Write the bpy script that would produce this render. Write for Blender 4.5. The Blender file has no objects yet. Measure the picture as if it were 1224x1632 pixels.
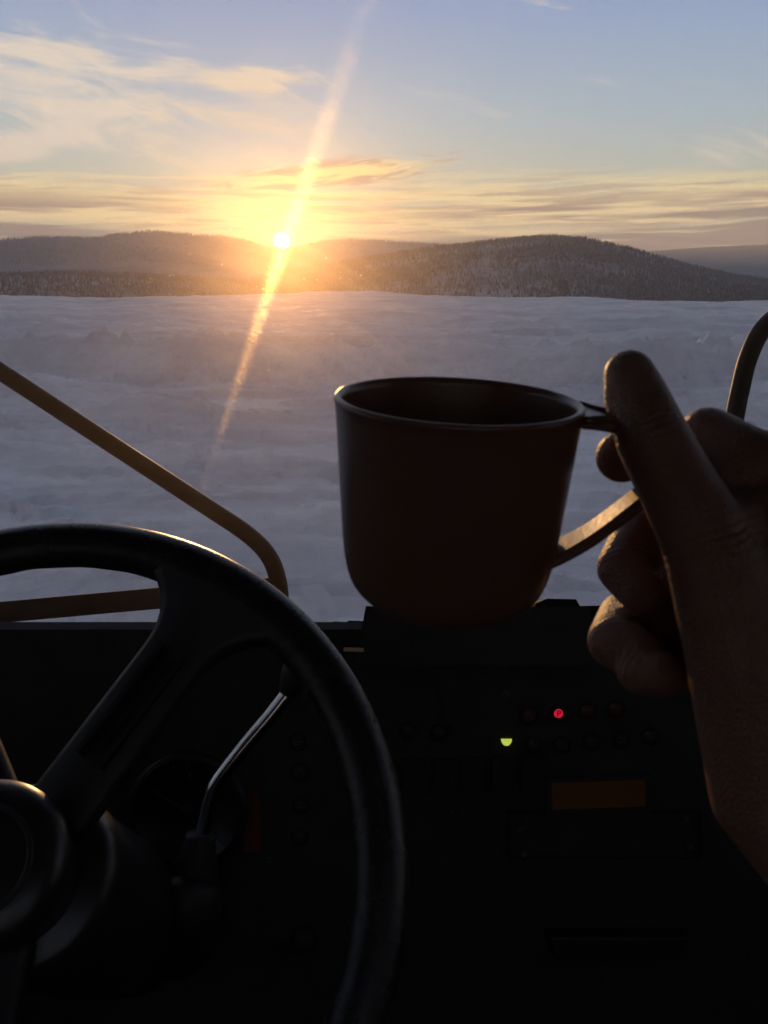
import bpy, bmesh, math, random
import numpy as np
from mathutils import Vector, Matrix, Quaternion

random.seed(7)
rng = np.random.default_rng(7)
R = math.radians
scene = bpy.context.scene
C = scene.collection

# ------------------------------------------------------------------ camera
EYE = 2.70                     # lens height above the snow
PITCH = R(14.5)
FPX = 1411.0                   # focal length in pixels of a 1224 x 1632 frame
cam_data = bpy.data.cameras.new('camera')
cam = bpy.data.objects.new('camera', cam_data)
C.objects.link(cam)
cam.location = (0, 0, EYE)
cam.rotation_euler = (math.pi / 2 - PITCH, 0, 0)
cam_data.sensor_fit = 'VERTICAL'
cam_data.sensor_height = 4.8
cam_data.sensor_width = 3.6
cam_data.lens = 4.8 * FPX / 1632.0
cam_data.clip_start = 0.02
cam_data.clip_end = 40000
cam_data.dof.use_dof = True
cam_data.dof.focus_distance = 1.3
cam_data.dof.aperture_fstop = 3.6
scene.camera = cam

FWD = Vector((0, math.cos(PITCH), -math.sin(PITCH)))
UPV = Vector((0, math.sin(PITCH), math.cos(PITCH)))
CAM = Vector((0, 0, EYE))


def ray(px, py):
    return (FWD + Vector((1, 0, 0)) * ((px - 612) / FPX) + UPV * ((816 - py) / FPX))


def at(px, py, depth):
    """world point seen at that pixel, `depth` metres along the lens axis"""
    return CAM + ray(px, py) * depth


def azel(px, py):
    d = ray(px, py).normalized()
    return math.degrees(math.atan2(d.x, d.y)), math.degrees(math.asin(d.z))


# ------------------------------------------------------------------ sun, sky, exposure
SUN_AZ, SUN_EL = azel(449, 384)
sun_dir = Vector((math.sin(R(SUN_AZ)) * math.cos(R(SUN_EL)), math.cos(R(SUN_AZ)) * math.cos(R(SUN_EL)), math.sin(R(SUN_EL))))
sd = bpy.data.lights.new('sun', 'SUN')
sd.energy = 5.0
sd.angle = R(0.53)
sd.color = (1.0, 0.53, 0.20)
sun = bpy.data.objects.new('sun', sd)
C.objects.link(sun)
sun.location = CAM + sun_dir * 50
sun.rotation_euler = sun_dir.to_track_quat('Z', 'Y').to_euler()

scene.view_settings.view_transform = 'Standard'
scene.view_settings.look = 'None'
scene.view_settings.exposure = 0.0
scene.view_settings.gamma = 1.0
scene.view_settings.use_curve_mapping = False
scene.cycles.use_denoising = True
scene.cycles.use_adaptive_sampling = True
scene.cycles.adaptive_threshold = 0.03
scene.cycles.adaptive_min_samples = 16
scene.cycles.max_bounces = 6
scene.cycles.diffuse_bounces = 3
scene.cycles.transparent_max_bounces = 12
scene.cycles.volume_bounces = 0
scene.cycles.caustics_reflective = False
scene.cycles.caustics_refractive = True
scene.cycles.sample_clamp_indirect = 4.0


class Tree:
    """little node-tree writer: values are sockets or numbers"""

    def __init__(self, nt):
        self.nt = nt

    def new(self, t, **kw):
        n = self.nt.nodes.new(t)
        for k, v in kw.items():
            setattr(n, k, v)
        return n

    def put(self, sock, v):
        if isinstance(v, bpy.types.NodeSocket):
            self.nt.links.new(v, sock)
        elif v is not None:
            if sock.type == 'RGBA' and len(v) == 3:
                v = (*v, 1)
            sock.default_value = v

    def m(self, op, a, b=None, c=None, clamp=False):
        n = self.new('ShaderNodeMath', operation=op, use_clamp=clamp)
        for i, v in enumerate((a, b, c)):
            self.put(n.inputs[i], v)
        return n.outputs[0]

    def v(self, op, a, b=None, scale=None):
        n = self.new('ShaderNodeVectorMath', operation=op)
        self.put(n.inputs[0], a)
        if b is not None:
            self.put(n.inputs[1], b)
        if scale is not None:
            self.put(n.inputs['Scale'], scale)
        return n.outputs['Value'] if op in ('DOT_PRODUCT', 'LENGTH', 'DISTANCE') else n.outputs[0]

    def comb(self, x, y, z=0.0):
        n = self.new('ShaderNodeCombineXYZ')
        for i, q in enumerate((x, y, z)):
            self.put(n.inputs[i], q)
        return n.outputs[0]

    def sep(self, v):
        n = self.new('ShaderNodeSeparateXYZ')
        self.put(n.inputs[0], v)
        return n.outputs

    def noise(self, vec, scale=1.0, detail=4.0, rough=0.5, dist=0.0, out='Fac'):
        n = self.new('ShaderNodeTexNoise')
        self.put(n.inputs['Vector'], vec)
        n.inputs['Scale'].default_value = scale
        n.inputs['Detail'].default_value = detail
        n.inputs['Roughness'].default_value = rough
        n.inputs['Distortion'].default_value = dist
        return n.outputs[out]

    def mix(self, f, a, b, blend='MIX'):
        n = self.new('ShaderNodeMix', data_type='RGBA', blend_type=blend)
        self.put(n.inputs[0], f)
        self.put(n.inputs[6], a)
        self.put(n.inputs[7], b)
        return n.outputs[2]

    def ramp(self, f, lo, hi, smooth=True):
        n = self.new('ShaderNodeMapRange', interpolation_type='SMOOTHSTEP' if smooth else 'LINEAR')
        self.put(n.inputs[0], f)
        n.inputs[1].default_value = lo
        n.inputs[2].default_value = hi
        return n.outputs[0]

    def curve(self, f, stops, interp='EASE'):
        n = self.new('ShaderNodeValToRGB')
        self.put(n.inputs[0], f)
        cr = n.color_ramp
        cr.interpolation = interp
        while len(cr.elements) < len(stops):
            cr.elements.new(0.5)
        for e, (p, c) in zip(cr.elements, stops):
            e.position = p
            e.color = (*c, 1)
        return n.outputs[0]


world = bpy.data.worlds.new('World')
scene.world = world
world.use_nodes = True
wt = world.node_tree
wt.nodes.clear()
T = Tree(wt)
out = T.new('ShaderNodeOutputWorld')
bg = T.new('ShaderNodeBackground')
wt.links.new(bg.outputs[0], out.inputs[0])
sky = T.new('ShaderNodeTexSky', sky_type='NISHITA')
sky.sun_disc = False
sky.sun_elevation = R(SUN_EL)
sky.sun_rotation = R(SUN_AZ)
sky.altitude = 300
sky.air_density = 1.0
sky.dust_density = 0.6
sky.ozone_density = 1.6
SKY = 0.12
bg.inputs['Strength'].default_value = 1.0
d = T.v('NORMALIZE', T.new('ShaderNodeTexCoord').outputs['Generated'])
dx, dy, dz = T.sep(d)
AZ = T.m('MULTIPLY', T.m('ARCTAN2', dx, dy), 57.29578)
EL = T.m('MULTIPLY', T.m('ARCSINE', dz), 57.29578)
cos_s = T.v('DOT_PRODUCT', d, tuple(sun_dir))
ang = T.m('MULTIPLY', T.m('ARCCOSINE', T.m('MINIMUM', cos_s, 1.0)), 57.29578)

# clear-air colours by height, over the scattering model
grad = T.curve(T.m('DIVIDE', T.m('MAXIMUM', EL, 0.0), 90.0, clamp=True), [(0.0, (0.80, 0.62, 0.40)), (0.055, (0.62, 0.66, 0.55)), (0.105, (0.43, 0.58, 0.71)), (0.175, (0.29, 0.42, 0.74)), (0.33, (0.24, 0.30, 0.44)), (1.0, (0.115, 0.13, 0.19))], 'LINEAR')
away = T.curve(T.m('DIVIDE', T.m('MAXIMUM', EL, 0.0), 90.0, clamp=True), [(0.0, (0.15, 0.14, 0.18)), (0.10, (0.20, 0.20, 0.26)), (0.30, (0.24, 0.28, 0.40)), (1.0, (0.115, 0.13, 0.19))], 'LINEAR')
grad = T.mix(T.ramp(ang, 25, 100), grad, away)
base = T.mix(0.12, grad, T.v('SCALE', sky.outputs[0], scale=SKY))


def blob(a, e, sa, se, tilt=0.0):
    u = T.m('SUBTRACT', AZ, a)
    w = T.m('SUBTRACT', T.m('SUBTRACT', EL, e), T.m('MULTIPLY', u, tilt))
    q = T.m('ADD', T.m('POWER', T.m('ABSOLUTE', T.m('DIVIDE', u, sa)), 2.0), T.m('POWER', T.m('ABSOLUTE', T.m('DIVIDE', w, se)), 2.0))
    return T.m('EXPONENT', T.m('MULTIPLY', q, -1.0))


# streaky low cloud deck, thicker to the right, running all round the horizon
warp = T.noise(T.comb(T.m('MULTIPLY', AZ, 0.06), T.m('MULTIPLY', EL, 0.25)), 1.0, 3, 0.5)
el_w = T.m('ADD', EL, T.m('MULTIPLY', T.m('SUBTRACT', warp, 0.5), 1.6))
el_w = T.m('ADD', el_w, T.m('MULTIPLY', AZ, -0.012))
n1 = T.noise(T.comb(T.m('MULTIPLY', AZ, 0.075), T.m('MULTIPLY', el_w, 1.15), 3.1), 1.0, 6, 0.56, 0.25)
deck = T.m('MULTIPLY', T.ramp(n1, 0.30, 0.52), T.m('MULTIPLY', T.ramp(T.m('ADD', EL, T.m('MULTIPLY', T.m('SUBTRACT', n1, 0.5), 5.0)), 7.0, 5.0), T.ramp(EL, -3.0, 1.2)))
n2 = T.noise(T.comb(T.m('MULTIPLY', AZ, 0.06), T.m('MULTIPLY', el_w, 1.35), 9.7), 1.0, 5, 0.5, 0.2)
dark = T.m('MULTIPLY', T.ramp(T.m('ADD', n2, T.m('MULTIPLY', T.m('MINIMUM', T.m('ABSOLUTE', AZ), 30.0), 0.0026)), 0.475, 0.58), T.m('MULTIPLY', T.ramp(EL, 5.6, 4.2), T.ramp(ang, 2.5, 15.0)))
# the single torn streak above the sun
a, e = azel(525, 278)
n3 = T.noise(T.comb(T.m('MULTIPLY', AZ, 0.28), T.m('MULTIPLY', T.m('SUBTRACT', EL, T.m('MULTIPLY', AZ, 0.1)), 1.7), 5.0), 1.0, 5, 0.62, 0.5)
streak = T.m('MULTIPLY', T.ramp(T.m('ADD', blob(a, e, 9.0, 1.0, 0.09), T.m('MULTIPLY', T.m('SUBTRACT', n3, 0.5), 1.3)), 0.42, 0.9), 1.0)
# feathery cirrus at the upper left and further round the sky
shear = T.comb(T.m('MULTIPLY', T.m('ADD', AZ, T.m('MULTIPLY', EL, 0.9)), 0.10), T.m('MULTIPLY', T.m('ADD', EL, T.m('MULTIPLY', AZ, 0.12)), 0.36), 1.3)
n4 = T.noise(shear, 1.0, 7, 0.62, 0.7)
c1 = blob(*azel(70, 140), 8.5, 3.2, -0.10)
c2 = T.m('MULTIPLY', blob(*azel(420, 124), 5.0, 0.65, 0.05), 0.75)
c3 = T.m('MULTIPLY', blob(*azel(30, 235), 3.4, 0.8, 0.2), 0.9)
c4 = T.m('MULTIPLY', blob(*azel(1170, 245), 5.0, 1.0, 0.02), 0.45)
far = T.m('MULTIPLY', T.ramp(T.noise(T.v('MULTIPLY', d, (1.0, 1.0, 2.5)), 1.7, 3, 0.5), 0.5, 0.75), T.m('MULTIPLY', T.ramp(T.m('ABSOLUTE', AZ), 27.0, 45.0), 0.8))
cir = T.m('ADD', T.m('ADD', T.m('MAXIMUM', c1, c2), c3), T.m('ADD', c4, far))
cirrus = T.m('MULTIPLY', T.ramp(T.m('ADD', cir, T.m('MULTIPLY', T.m('SUBTRACT', n4, 0.5), 3.0)), 0.3, 0.95), 0.95)

n5 = T.noise(T.comb(T.m('MULTIPLY', AZ, 0.13), T.m('MULTIPLY', el_w, 2.6), 21.0), 1.0, 5, 0.6, 0.3)
near_sun = T.m('EXPONENT', T.m('MULTIPLY', ang, -1 / 4.0))
deck_col = T.mix(near_sun, (1.08, 0.84, 0.46), (1.5, 1.0, 0.34))
deck_col = T.mix(T.m('MULTIPLY', T.ramp(n5, 0.46, 0.62), 0.75), deck_col, T.mix(near_sun, (0.46, 0.35, 0.30), (0.95, 0.56, 0.24)))
col = T.mix(T.m('MULTIPLY', cirrus, 1.0), base, T.mix(T.ramp(ang, 3, 13), (1.0, 0.72, 0.42), (0.86, 0.75, 0.66)))
col = T.mix(T.m('MULTIPLY', deck, 0.95), col, deck_col)
col = T.mix(T.m('MULTIPLY', dark, 0.9), col, (0.24, 0.20, 0.22))
col = T.mix(streak, col, T.mix(T.ramp(n3, 0.42, 0.60), (1.35, 0.92, 0.36), (0.56, 0.40, 0.32)))
# aureole and the disc of the sun itself
aur = T.m('ADD', T.m('MULTIPLY', T.m('EXPONENT', T.m('MULTIPLY', ang, -1 / 0.5)), 3.0), T.m('MULTIPLY', T.m('EXPONENT', T.m('MULTIPLY', ang, -1 / 4.5)), 0.05))
col = T.v('ADD', col, T.v('SCALE', (1.0, 0.62, 0.16), scale=aur))
disc = T.m('MULTIPLY', T.ramp(ang, 0.50, 0.36), 60.0)
col = T.v('ADD', col, T.v('SCALE', (1.0, 0.85, 0.55), scale=disc))
wt.links.new(col, bg.inputs['Color'])
world.cycles.sampling_method = 'MANUAL'
world.cycles.sample_map_resolution = 1024


# ------------------------------------------------------------------ materials
def new_mat(name):
    m = bpy.data.materials.new(name)
    m.use_nodes = True
    nt = m.node_tree
    nt.nodes.clear()
    t = Tree(nt)
    o = t.new('ShaderNodeOutputMaterial')
    return m, t, o


def simple(name, color, rough=0.5, metal=0.0, vary=0.15, vscale=30.0, bump=0.0, bscale=400.0, spec=0.5, dust=0.0, coat=0.0, sss=0.0):
    m, t, o = new_mat(name)
    b = t.new('ShaderNodeBsdfPrincipled')
    tc = t.new('ShaderNodeTexCoord').outputs['Object']
    n = t.noise(tc, vscale, 5, 0.6)
    f = t.ramp(n, 0.3, 0.7)
    c = t.mix(f, tuple(x * (1 - vary) for x in color), tuple(min(1, x * (1 + vary)) for x in color))
    r = t.m('ADD', rough - 0.08, t.m('MULTIPLY', n, 0.16), clamp=True)
    if dust:
        dn = t.noise(tc, vscale * 3, 8, 0.75)
        df = t.m('MULTIPLY', t.ramp(dn, 0.52, 0.72), dust)
        c = t.mix(df, c, (0.34, 0.29, 0.24))
        r = t.m('ADD', r, t.m('MULTIPLY', df, 0.4), clamp=True)
    t.put(b.inputs['Base Color'], c)
    t.put(b.inputs['Roughness'], r)
    b.inputs['Metallic'].default_value = metal
    b.inputs['Specular IOR Level'].default_value = spec
    if sss:
        b.inputs['Subsurface Weight'].default_value = sss
        b.inputs['Subsurface Radius'].default_value = (1.0, 0.35, 0.15)
        b.inputs['Subsurface Scale'].default_value = 0.003
    if coat:
        b.inputs['Coat Weight'].default_value = coat
    if bump:
        bn = t.new('ShaderNodeBump')
        bn.inputs['Strength'].default_value = bump
        bn.inputs['Distance'].default_value = 0.001
        t.put(bn.inputs['Height'], t.noise(tc, bscale, 4, 0.6))
        t.put(b.inputs['Normal'], bn.outputs[0])
    t.nt.links.new(b.outputs[0], o.inputs[0])
    return m


def glow(name, color, strength, body=(0.02, 0.02, 0.02)):
    m, t, o = new_mat(name)
    b = t.new('ShaderNodeBsdfPrincipled')
    b.inputs['Base Color'].default_value = (*body, 1)
    b.inputs['Roughness'].default_value = 0.35
    tc = t.new('ShaderNodeTexCoord').outputs['Object']
    t.put(b.inputs['Emission Color'], t.mix(t.noise(tc, 150, 3), color, tuple(x * 0.75 for x in color)))
    b.inputs['Emission Strength'].default_value = strength
    t.nt.links.new(b.outputs[0], o.inputs[0])
    return m


M = {}
M['dash'] = simple('dash_plastic', (0.050, 0.043, 0.037), 0.62, bump=0.5, bscale=900, spec=0.35)
M['cab'] = simple('cab_trim', (0.02, 0.019, 0.018), 0.8, spec=0.2)
M['wheel'] = simple('wheel_rubber', (0.022, 0.021, 0.021), 0.27, bump=0.25, bscale=1500, spec=0.5)
M['spoke'] = simple('spoke_plastic', (0.016, 0.015, 0.015), 0.5, bump=0.3, bscale=900)
M['hubgloss'] = simple('hub_gloss', (0.022, 0.021, 0.02), 0.34, spec=0.6)
M['mug'] = simple('mug_plastic', (0.15, 0.075, 0.048), 0.32, vary=0.06, vscale=60, bump=0.15, bscale=500, spec=0.5, sss=0.35)
M['chrome'] = simple('chrome', (0.62, 0.62, 0.63), 0.16, metal=1.0, vary=0.05)
M['boot'] = simple('boot_rubber', (0.022, 0.021, 0.02), 0.55)
M['rail'] = simple('rail_paint', (0.010, 0.010, 0.010), 0.5, dust=0.03, vscale=25, spec=0.12)
M['bar'] = simple('bar_paint', (0.012, 0.011, 0.010), 0.7, dust=0.08, vscale=22, spec=0.15)
M['seal'] = simple('dirty_seal', (0.022, 0.019, 0.016), 0.85, dust=0.03, vscale=60)
M['print'] = simple('grey_print', (0.10, 0.095, 0.085), 0.6)
M['button'] = simple('button_cap', (0.024, 0.02, 0.019), 0.45)
M['redlens'] = simple('red_lens', (0.10, 0.012, 0.01), 0.35)
M['needle'] = simple('needle_red', (0.22, 0.035, 0.015), 0.5)
M['stripe'] = simple('stripe_orange', (0.16, 0.035, 0.018), 0.5)
M['steel'] = simple('screw_steel', (0.13, 0.13, 0.13), 0.35, metal=1.0)
M['highlight'] = simple('highlight_tan', (0.5, 0.36, 0.24), 0.4, metal=0.6)  # tan of the painted highlight line on the dash
M['sleeve'] = simple('sleeve_cloth', (0.03, 0.032, 0.04), 0.9, bump=0.8, bscale=700, spec=0.1)
M['nail'] = simple('nail', (0.50, 0.33, 0.27), 0.32, vary=0.05)
M['led_red'] = glow('lamp_red', (1.0, 0.02, 0.06), 0.6)
M['led_green'] = glow('lamp_green', (0.62, 0.72, 0.10), 0.9)
M['display'] = glow('display_amber', (0.34, 0.13, 0.03), 0.012, (0.10, 0.045, 0.012))
M['ink'] = simple('lamp_ink', (0.01, 0.003, 0.004), 0.6)


def skin_mat():
    m, t, o = new_mat('skin')
    b = t.new('ShaderNodeBsdfPrincipled')
    tc = t.new('ShaderNodeTexCoord').outputs['Object']
    n = t.noise(tc, 45, 5, 0.6)
    c = t.mix(t.ramp(n, 0.3, 0.7), (0.19, 0.095, 0.06), (0.25, 0.13, 0.085))
    t.put(b.inputs['Base Color'], c)
    b.inputs['Roughness'].default_value = 0.5
    b.inputs['Subsurface Weight'].default_value = 0.25
    b.inputs['Subsurface Radius'].default_value = (1.0, 0.3, 0.15)
    b.inputs['Subsurface Scale'].default_value = 0.004
    bn = t.new('ShaderNodeBump')
    bn.inputs['Strength'].default_value = 0.55
    bn.inputs['Distance'].default_value = 0.0008
    w = t.m('ADD', t.noise(tc, 900, 3, 0.5), t.m('MULTIPLY', t.noise(t.v('MULTIPLY', tc, (1, 1, 2.5)), 160, 4, 0.6), 1.5))
    vo = t.new('ShaderNodeTexVoronoi', feature='DISTANCE_TO_EDGE')
    t.put(vo.inputs['Vector'], t.v('MULTIPLY', tc, (1, 1, 0.6)))
    vo.inputs['Scale'].default_value = 700
    w = t.m('ADD', w, t.m('MULTIPLY', t.ramp(vo.outputs['Distance'], 0.0, 0.25), 0.6))
    fa = t.new('ShaderNodeAttribute', attribute_name='fold')
    w = t.m('SUBTRACT', w, t.m('MULTIPLY', fa.outputs['Fac'], 1.8))
    t.put(bn.inputs['Height'], w)
    t.put(b.inputs['Normal'], bn.outputs[0])
    t.nt.links.new(b.outputs[0], o.inputs[0])
    return m


M['skin'] = skin_mat()


def snow_mat():
    m, t, o = new_mat('snow')
    b = t.new('ShaderNodeBsdfPrincipled')
    tc = t.new('ShaderNodeTexCoord').outputs['Object']
    n = t.noise(t.v('MULTIPLY', tc, (0.35, 1.0, 1.0)), 0.5, 8, 0.62)
    n_f = t.noise(tc, 3.0, 6, 0.6)
    c = t.mix(t.ramp(n, 0.35, 0.68), (0.57, 0.55, 0.58), (0.76, 0.74, 0.755))
    c = t.mix(t.m('MULTIPLY', t.ramp(n_f, 0.52, 0.68), 0.22), c, (0.46, 0.46, 0.50))
    t.put(b.inputs['Base Color'], c)
    b.inputs['Roughness'].default_value = 0.75
    b.inputs['Specular IOR Level'].default_value = 0.25
    bn = t.new('ShaderNodeBump')
    bn.inputs['Strength'].default_value = 1.0
    bn.inputs['Distance'].default_value = 0.12
    h = t.m('ADD', t.noise(t.v('MULTIPLY', tc, (0.45, 1.0, 1.0)), 1.6, 8, 0.65, 0.4), t.m('MULTIPLY', t.noise(tc, 14, 5, 0.65), 0.25))
    t.put(bn.inputs['Height'], h)
    t.put(b.inputs['Normal'], bn.outputs[0])
    t.nt.links.new(b.outputs[0], o.inputs[0])
    return m


M['snow'] = snow_mat()


def hill_mat(name, a, b_, scale):
    m, t, o = new_mat(name)
    b = t.new('ShaderNodeBsdfPrincipled')
    tc = t.new('ShaderNodeTexCoord').outputs['Object']
    n = t.noise(tc, scale, 9, 0.68)
    n2 = t.noise(tc, scale * 9, 5, 0.7)
    f = t.ramp(t.m('ADD', t.m('MULTIPLY', n, 0.7), t.m('MULTIPLY', n2, 0.3)), 0.40, 0.62)
    t.put(b.inputs['Base Color'], t.mix(f, a, b_))
    b.inputs['Roughness'].default_value = 0.95
    b.inputs['Specular IOR Level'].default_value = 0.05
    t.nt.links.new(b.outputs[0], o.inputs[0])
    return m


M['hill'] = hill_mat('hill_snow_scrub', (0.14, 0.135, 0.14), (0.34, 0.345, 0.37), 0.006)
M['hill_far'] = hill_mat('hill_far_wood', (0.07, 0.07, 0.08), (0.20, 0.20, 0.23), 0.003)
M['tree'] = hill_mat('frosted_needles', (0.09, 0.085, 0.088), (0.22, 0.21, 0.22), 0.08)


# ------------------------------------------------------------------ mesh helpers
def link_mesh(name, me, mat, parent=None, smooth=False):
    if mat is not None and len(me.materials) == 0:
        me.materials.append(mat)
    if smooth:
        me.polygons.foreach_set('use_smooth', [True] * len(me.polygons))
    o = bpy.data.objects.new(name, me)
    C.objects.link(o)
    if parent is not None:
        o.parent = parent
        o.matrix_parent_inverse = parent.matrix_basis.inverted()
    return o


def obj(name, bm, mat, parent=None, smooth=False, bevel=0.0, seg=2):
    if bevel:
        es = [e for e in bm.edges if len(e.link_faces) == 2 and e.calc_face_angle(0) > 0.5]
        bmesh.ops.bevel(bm, geom=es, offset=bevel, segments=seg, affect='EDGES', profile=0.5, clamp_overlap=True)
    bmesh.ops.recalc_face_normals(bm, faces=bm.faces)
    me = bpy.data.meshes.new(name)
    bm.to_mesh(me)
    bm.free()
    return link_mesh(name, me, mat, parent, smooth)


def tag(o, label, cat, group=None):
    o['label'] = label
    o['category'] = cat
    if group:
        o['group'] = group
    return o


def thing(name, label, cat, loc=(0, 0, 0), group=None):
    o = bpy.data.objects.new(name, None)
    o.empty_display_size = 0.05
    C.objects.link(o)
    o.location = loc
    return tag(o, label, cat, group)


def frame(origin, ex, ey, ez):
    m = Matrix((ex, ey, ez)).transposed().to_4x4()
    m.translation = origin
    return m


def box(bm, lo, hi, mtx=None):
    vs = [Vector((x, y, z)) for x in (lo[0], hi[0]) for y in (lo[1], hi[1]) for z in (lo[2], hi[2])]
    if mtx is not None:
        vs = [mtx @ v for v in vs]
    b = [bm.verts.new(v) for v in vs]
    for f in ((0, 1, 3, 2), (4, 6, 7, 5), (0, 4, 5, 1), (2, 3, 7, 6), (0, 2, 6, 4), (1, 5, 7, 3)):
        bm.faces.new([b[i] for i in f])
    return bm


def spline(pts, n=8):
    """Catmull-Rom through points of any dimension"""
    P = [np.array(p, float) for p in pts]
    P = [2 * P[0] - P[1]] + P + [2 * P[-1] - P[-2]]
    res = []
    for i in range(1, len(P) - 2):
        for k in range(n):
            t = k / n
            res.append(0.5 * ((2 * P[i]) + (-P[i - 1] + P[i + 1]) * t + (2 * P[i - 1] - 5 * P[i] + 4 * P[i + 1] - P[i + 2]) * t * t + (-P[i - 1] + 3 * P[i] - 3 * P[i + 1] + P[i + 2]) * t ** 3))
    res.append(P[-2])
    return res


def sweep(bm, path, prof, closed=False, up=Vector((0, 0, 1))):
    """sweep a closed profile [(u, v)] (or a function of index) along 3-D points"""
    path = [Vector(p) for p in path]
    n = len(path)
    rings = []
    prev = None
    for i, p in enumerate(path):
        a = path[(i - 1) % n] if (closed or i > 0) else p
        b = path[(i + 1) % n] if (closed or i < n - 1) else p
        tn = (b - a).normalized()
        if prev is None:
            s = tn.cross(up)
            if s.length < 1e-4:
                s = tn.cross(Vector((1, 0, 0)))
            s.normalize()
        else:
            s = (prev - tn * prev.dot(tn)).normalized()
        prev = s
        w = s.cross(tn)
        pr = prof(i) if callable(prof) else prof
        rings.append([bm.verts.new(p + s * u + w * v) for u, v in pr])
    m = len(rings[0])
    for i in range(n if closed else n - 1):
        A, B = rings[i], rings[(i + 1) % n]
        for k in range(m):
            bm.faces.new((A[k], A[(k + 1) % m], B[(k + 1) % m], B[k]))
    if not closed:
        bm.faces.new(rings[0])
        bm.faces.new(list(reversed(rings[-1])))
    return bm


def circle(r, n=16, r2=None):
    return [(r * math.cos(2 * math.pi * k / n), (r2 or r) * math.sin(2 * math.pi * k / n)) for k in range(n)]


def lathe(bm, prof, n=64, mtx=None, close=True):
    rings = []
    for r, z in prof:
        if r < 1e-6:
            v = Vector((0, 0, z))
            rings.append([bm.verts.new(mtx @ v if mtx else v)])
        else:
            ring = []
            for k in range(n):
                a_ = 2 * math.pi * k / n
                v = Vector((r * math.cos(a_), r * math.sin(a_), z))
                ring.append(bm.verts.new(mtx @ v if mtx else v))
            rings.append(ring)
    for A, B in zip(rings, rings[1:]):
        if len(A) == 1 and len(B) == 1:
            continue
        for k in range(n):
            k2 = (k + 1) % n
            if len(A) == 1:
                bm.faces.new((A[0], B[k2], B[k]))
            elif len(B) == 1:
                bm.faces.new((A[k], A[k2], B[0]))
            else:
                bm.faces.new((A[k], A[k2], B[k2], B[k]))
    return bm


def text_mesh(name, body, size, mtx, mat, parent, depth=0.0004):
    cu = bpy.data.curves.new(name, 'FONT')
    cu.body = body
    cu.size = size
    cu.extrude = depth
    cu.align_x = 'CENTER'
    cu.align_y = 'CENTER'
    tmp = bpy.data.objects.new(name, cu)
    C.objects.link(tmp)
    bpy.context.view_layer.update()
    me = bpy.data.meshes.new_from_object(tmp.evaluated_get(bpy.context.evaluated_depsgraph_get()))
    bpy.data.objects.remove(tmp)
    me.transform(mtx)
    return link_mesh(name, me, mat, parent)


# ------------------------------------------------------------------ numeric noise for the land
def vnoise(x, y, seed=0):
    xi = np.floor(x).astype(np.int64)
    yi = np.floor(y).astype(np.int64)
    fx = x - xi
    fy = y - yi
    fx = fx * fx * (3 - 2 * fx)
    fy = fy * fy * (3 - 2 * fy)

    def h(a_, b_):
        n = (a_ * 374761393 + b_ * 668265263 + seed * 974634777) & 0xFFFFFFFF
        n = ((n ^ (n >> 13)) * 1274126177) & 0xFFFFFFFF
        return ((n ^ (n >> 16)) & 0xFFFF) / 65535.0
    return (h(xi, yi) * (1 - fx) + h(xi + 1, yi) * fx) * (1 - fy) + (h(xi, yi + 1) * (1 - fx) + h(xi + 1, yi + 1) * fx) * fy


def fbm(x, y, oct=5, gain=0.5, seed=0):
    s = np.zeros_like(x)
    a_ = 1.0
    tot = 0
    for k in range(oct):
        s += a_ * vnoise(x * 2 ** k + 17.3 * k, y * 2 ** k + 9.1 * k, seed + k)
        tot += a_
        a_ *= gain
    return s / tot


def sstep(x, a_, b_):
    t = np.clip((x - a_) / (b_ - a_), 0, 1)
    return t * t * (3 - 2 * t)


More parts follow.
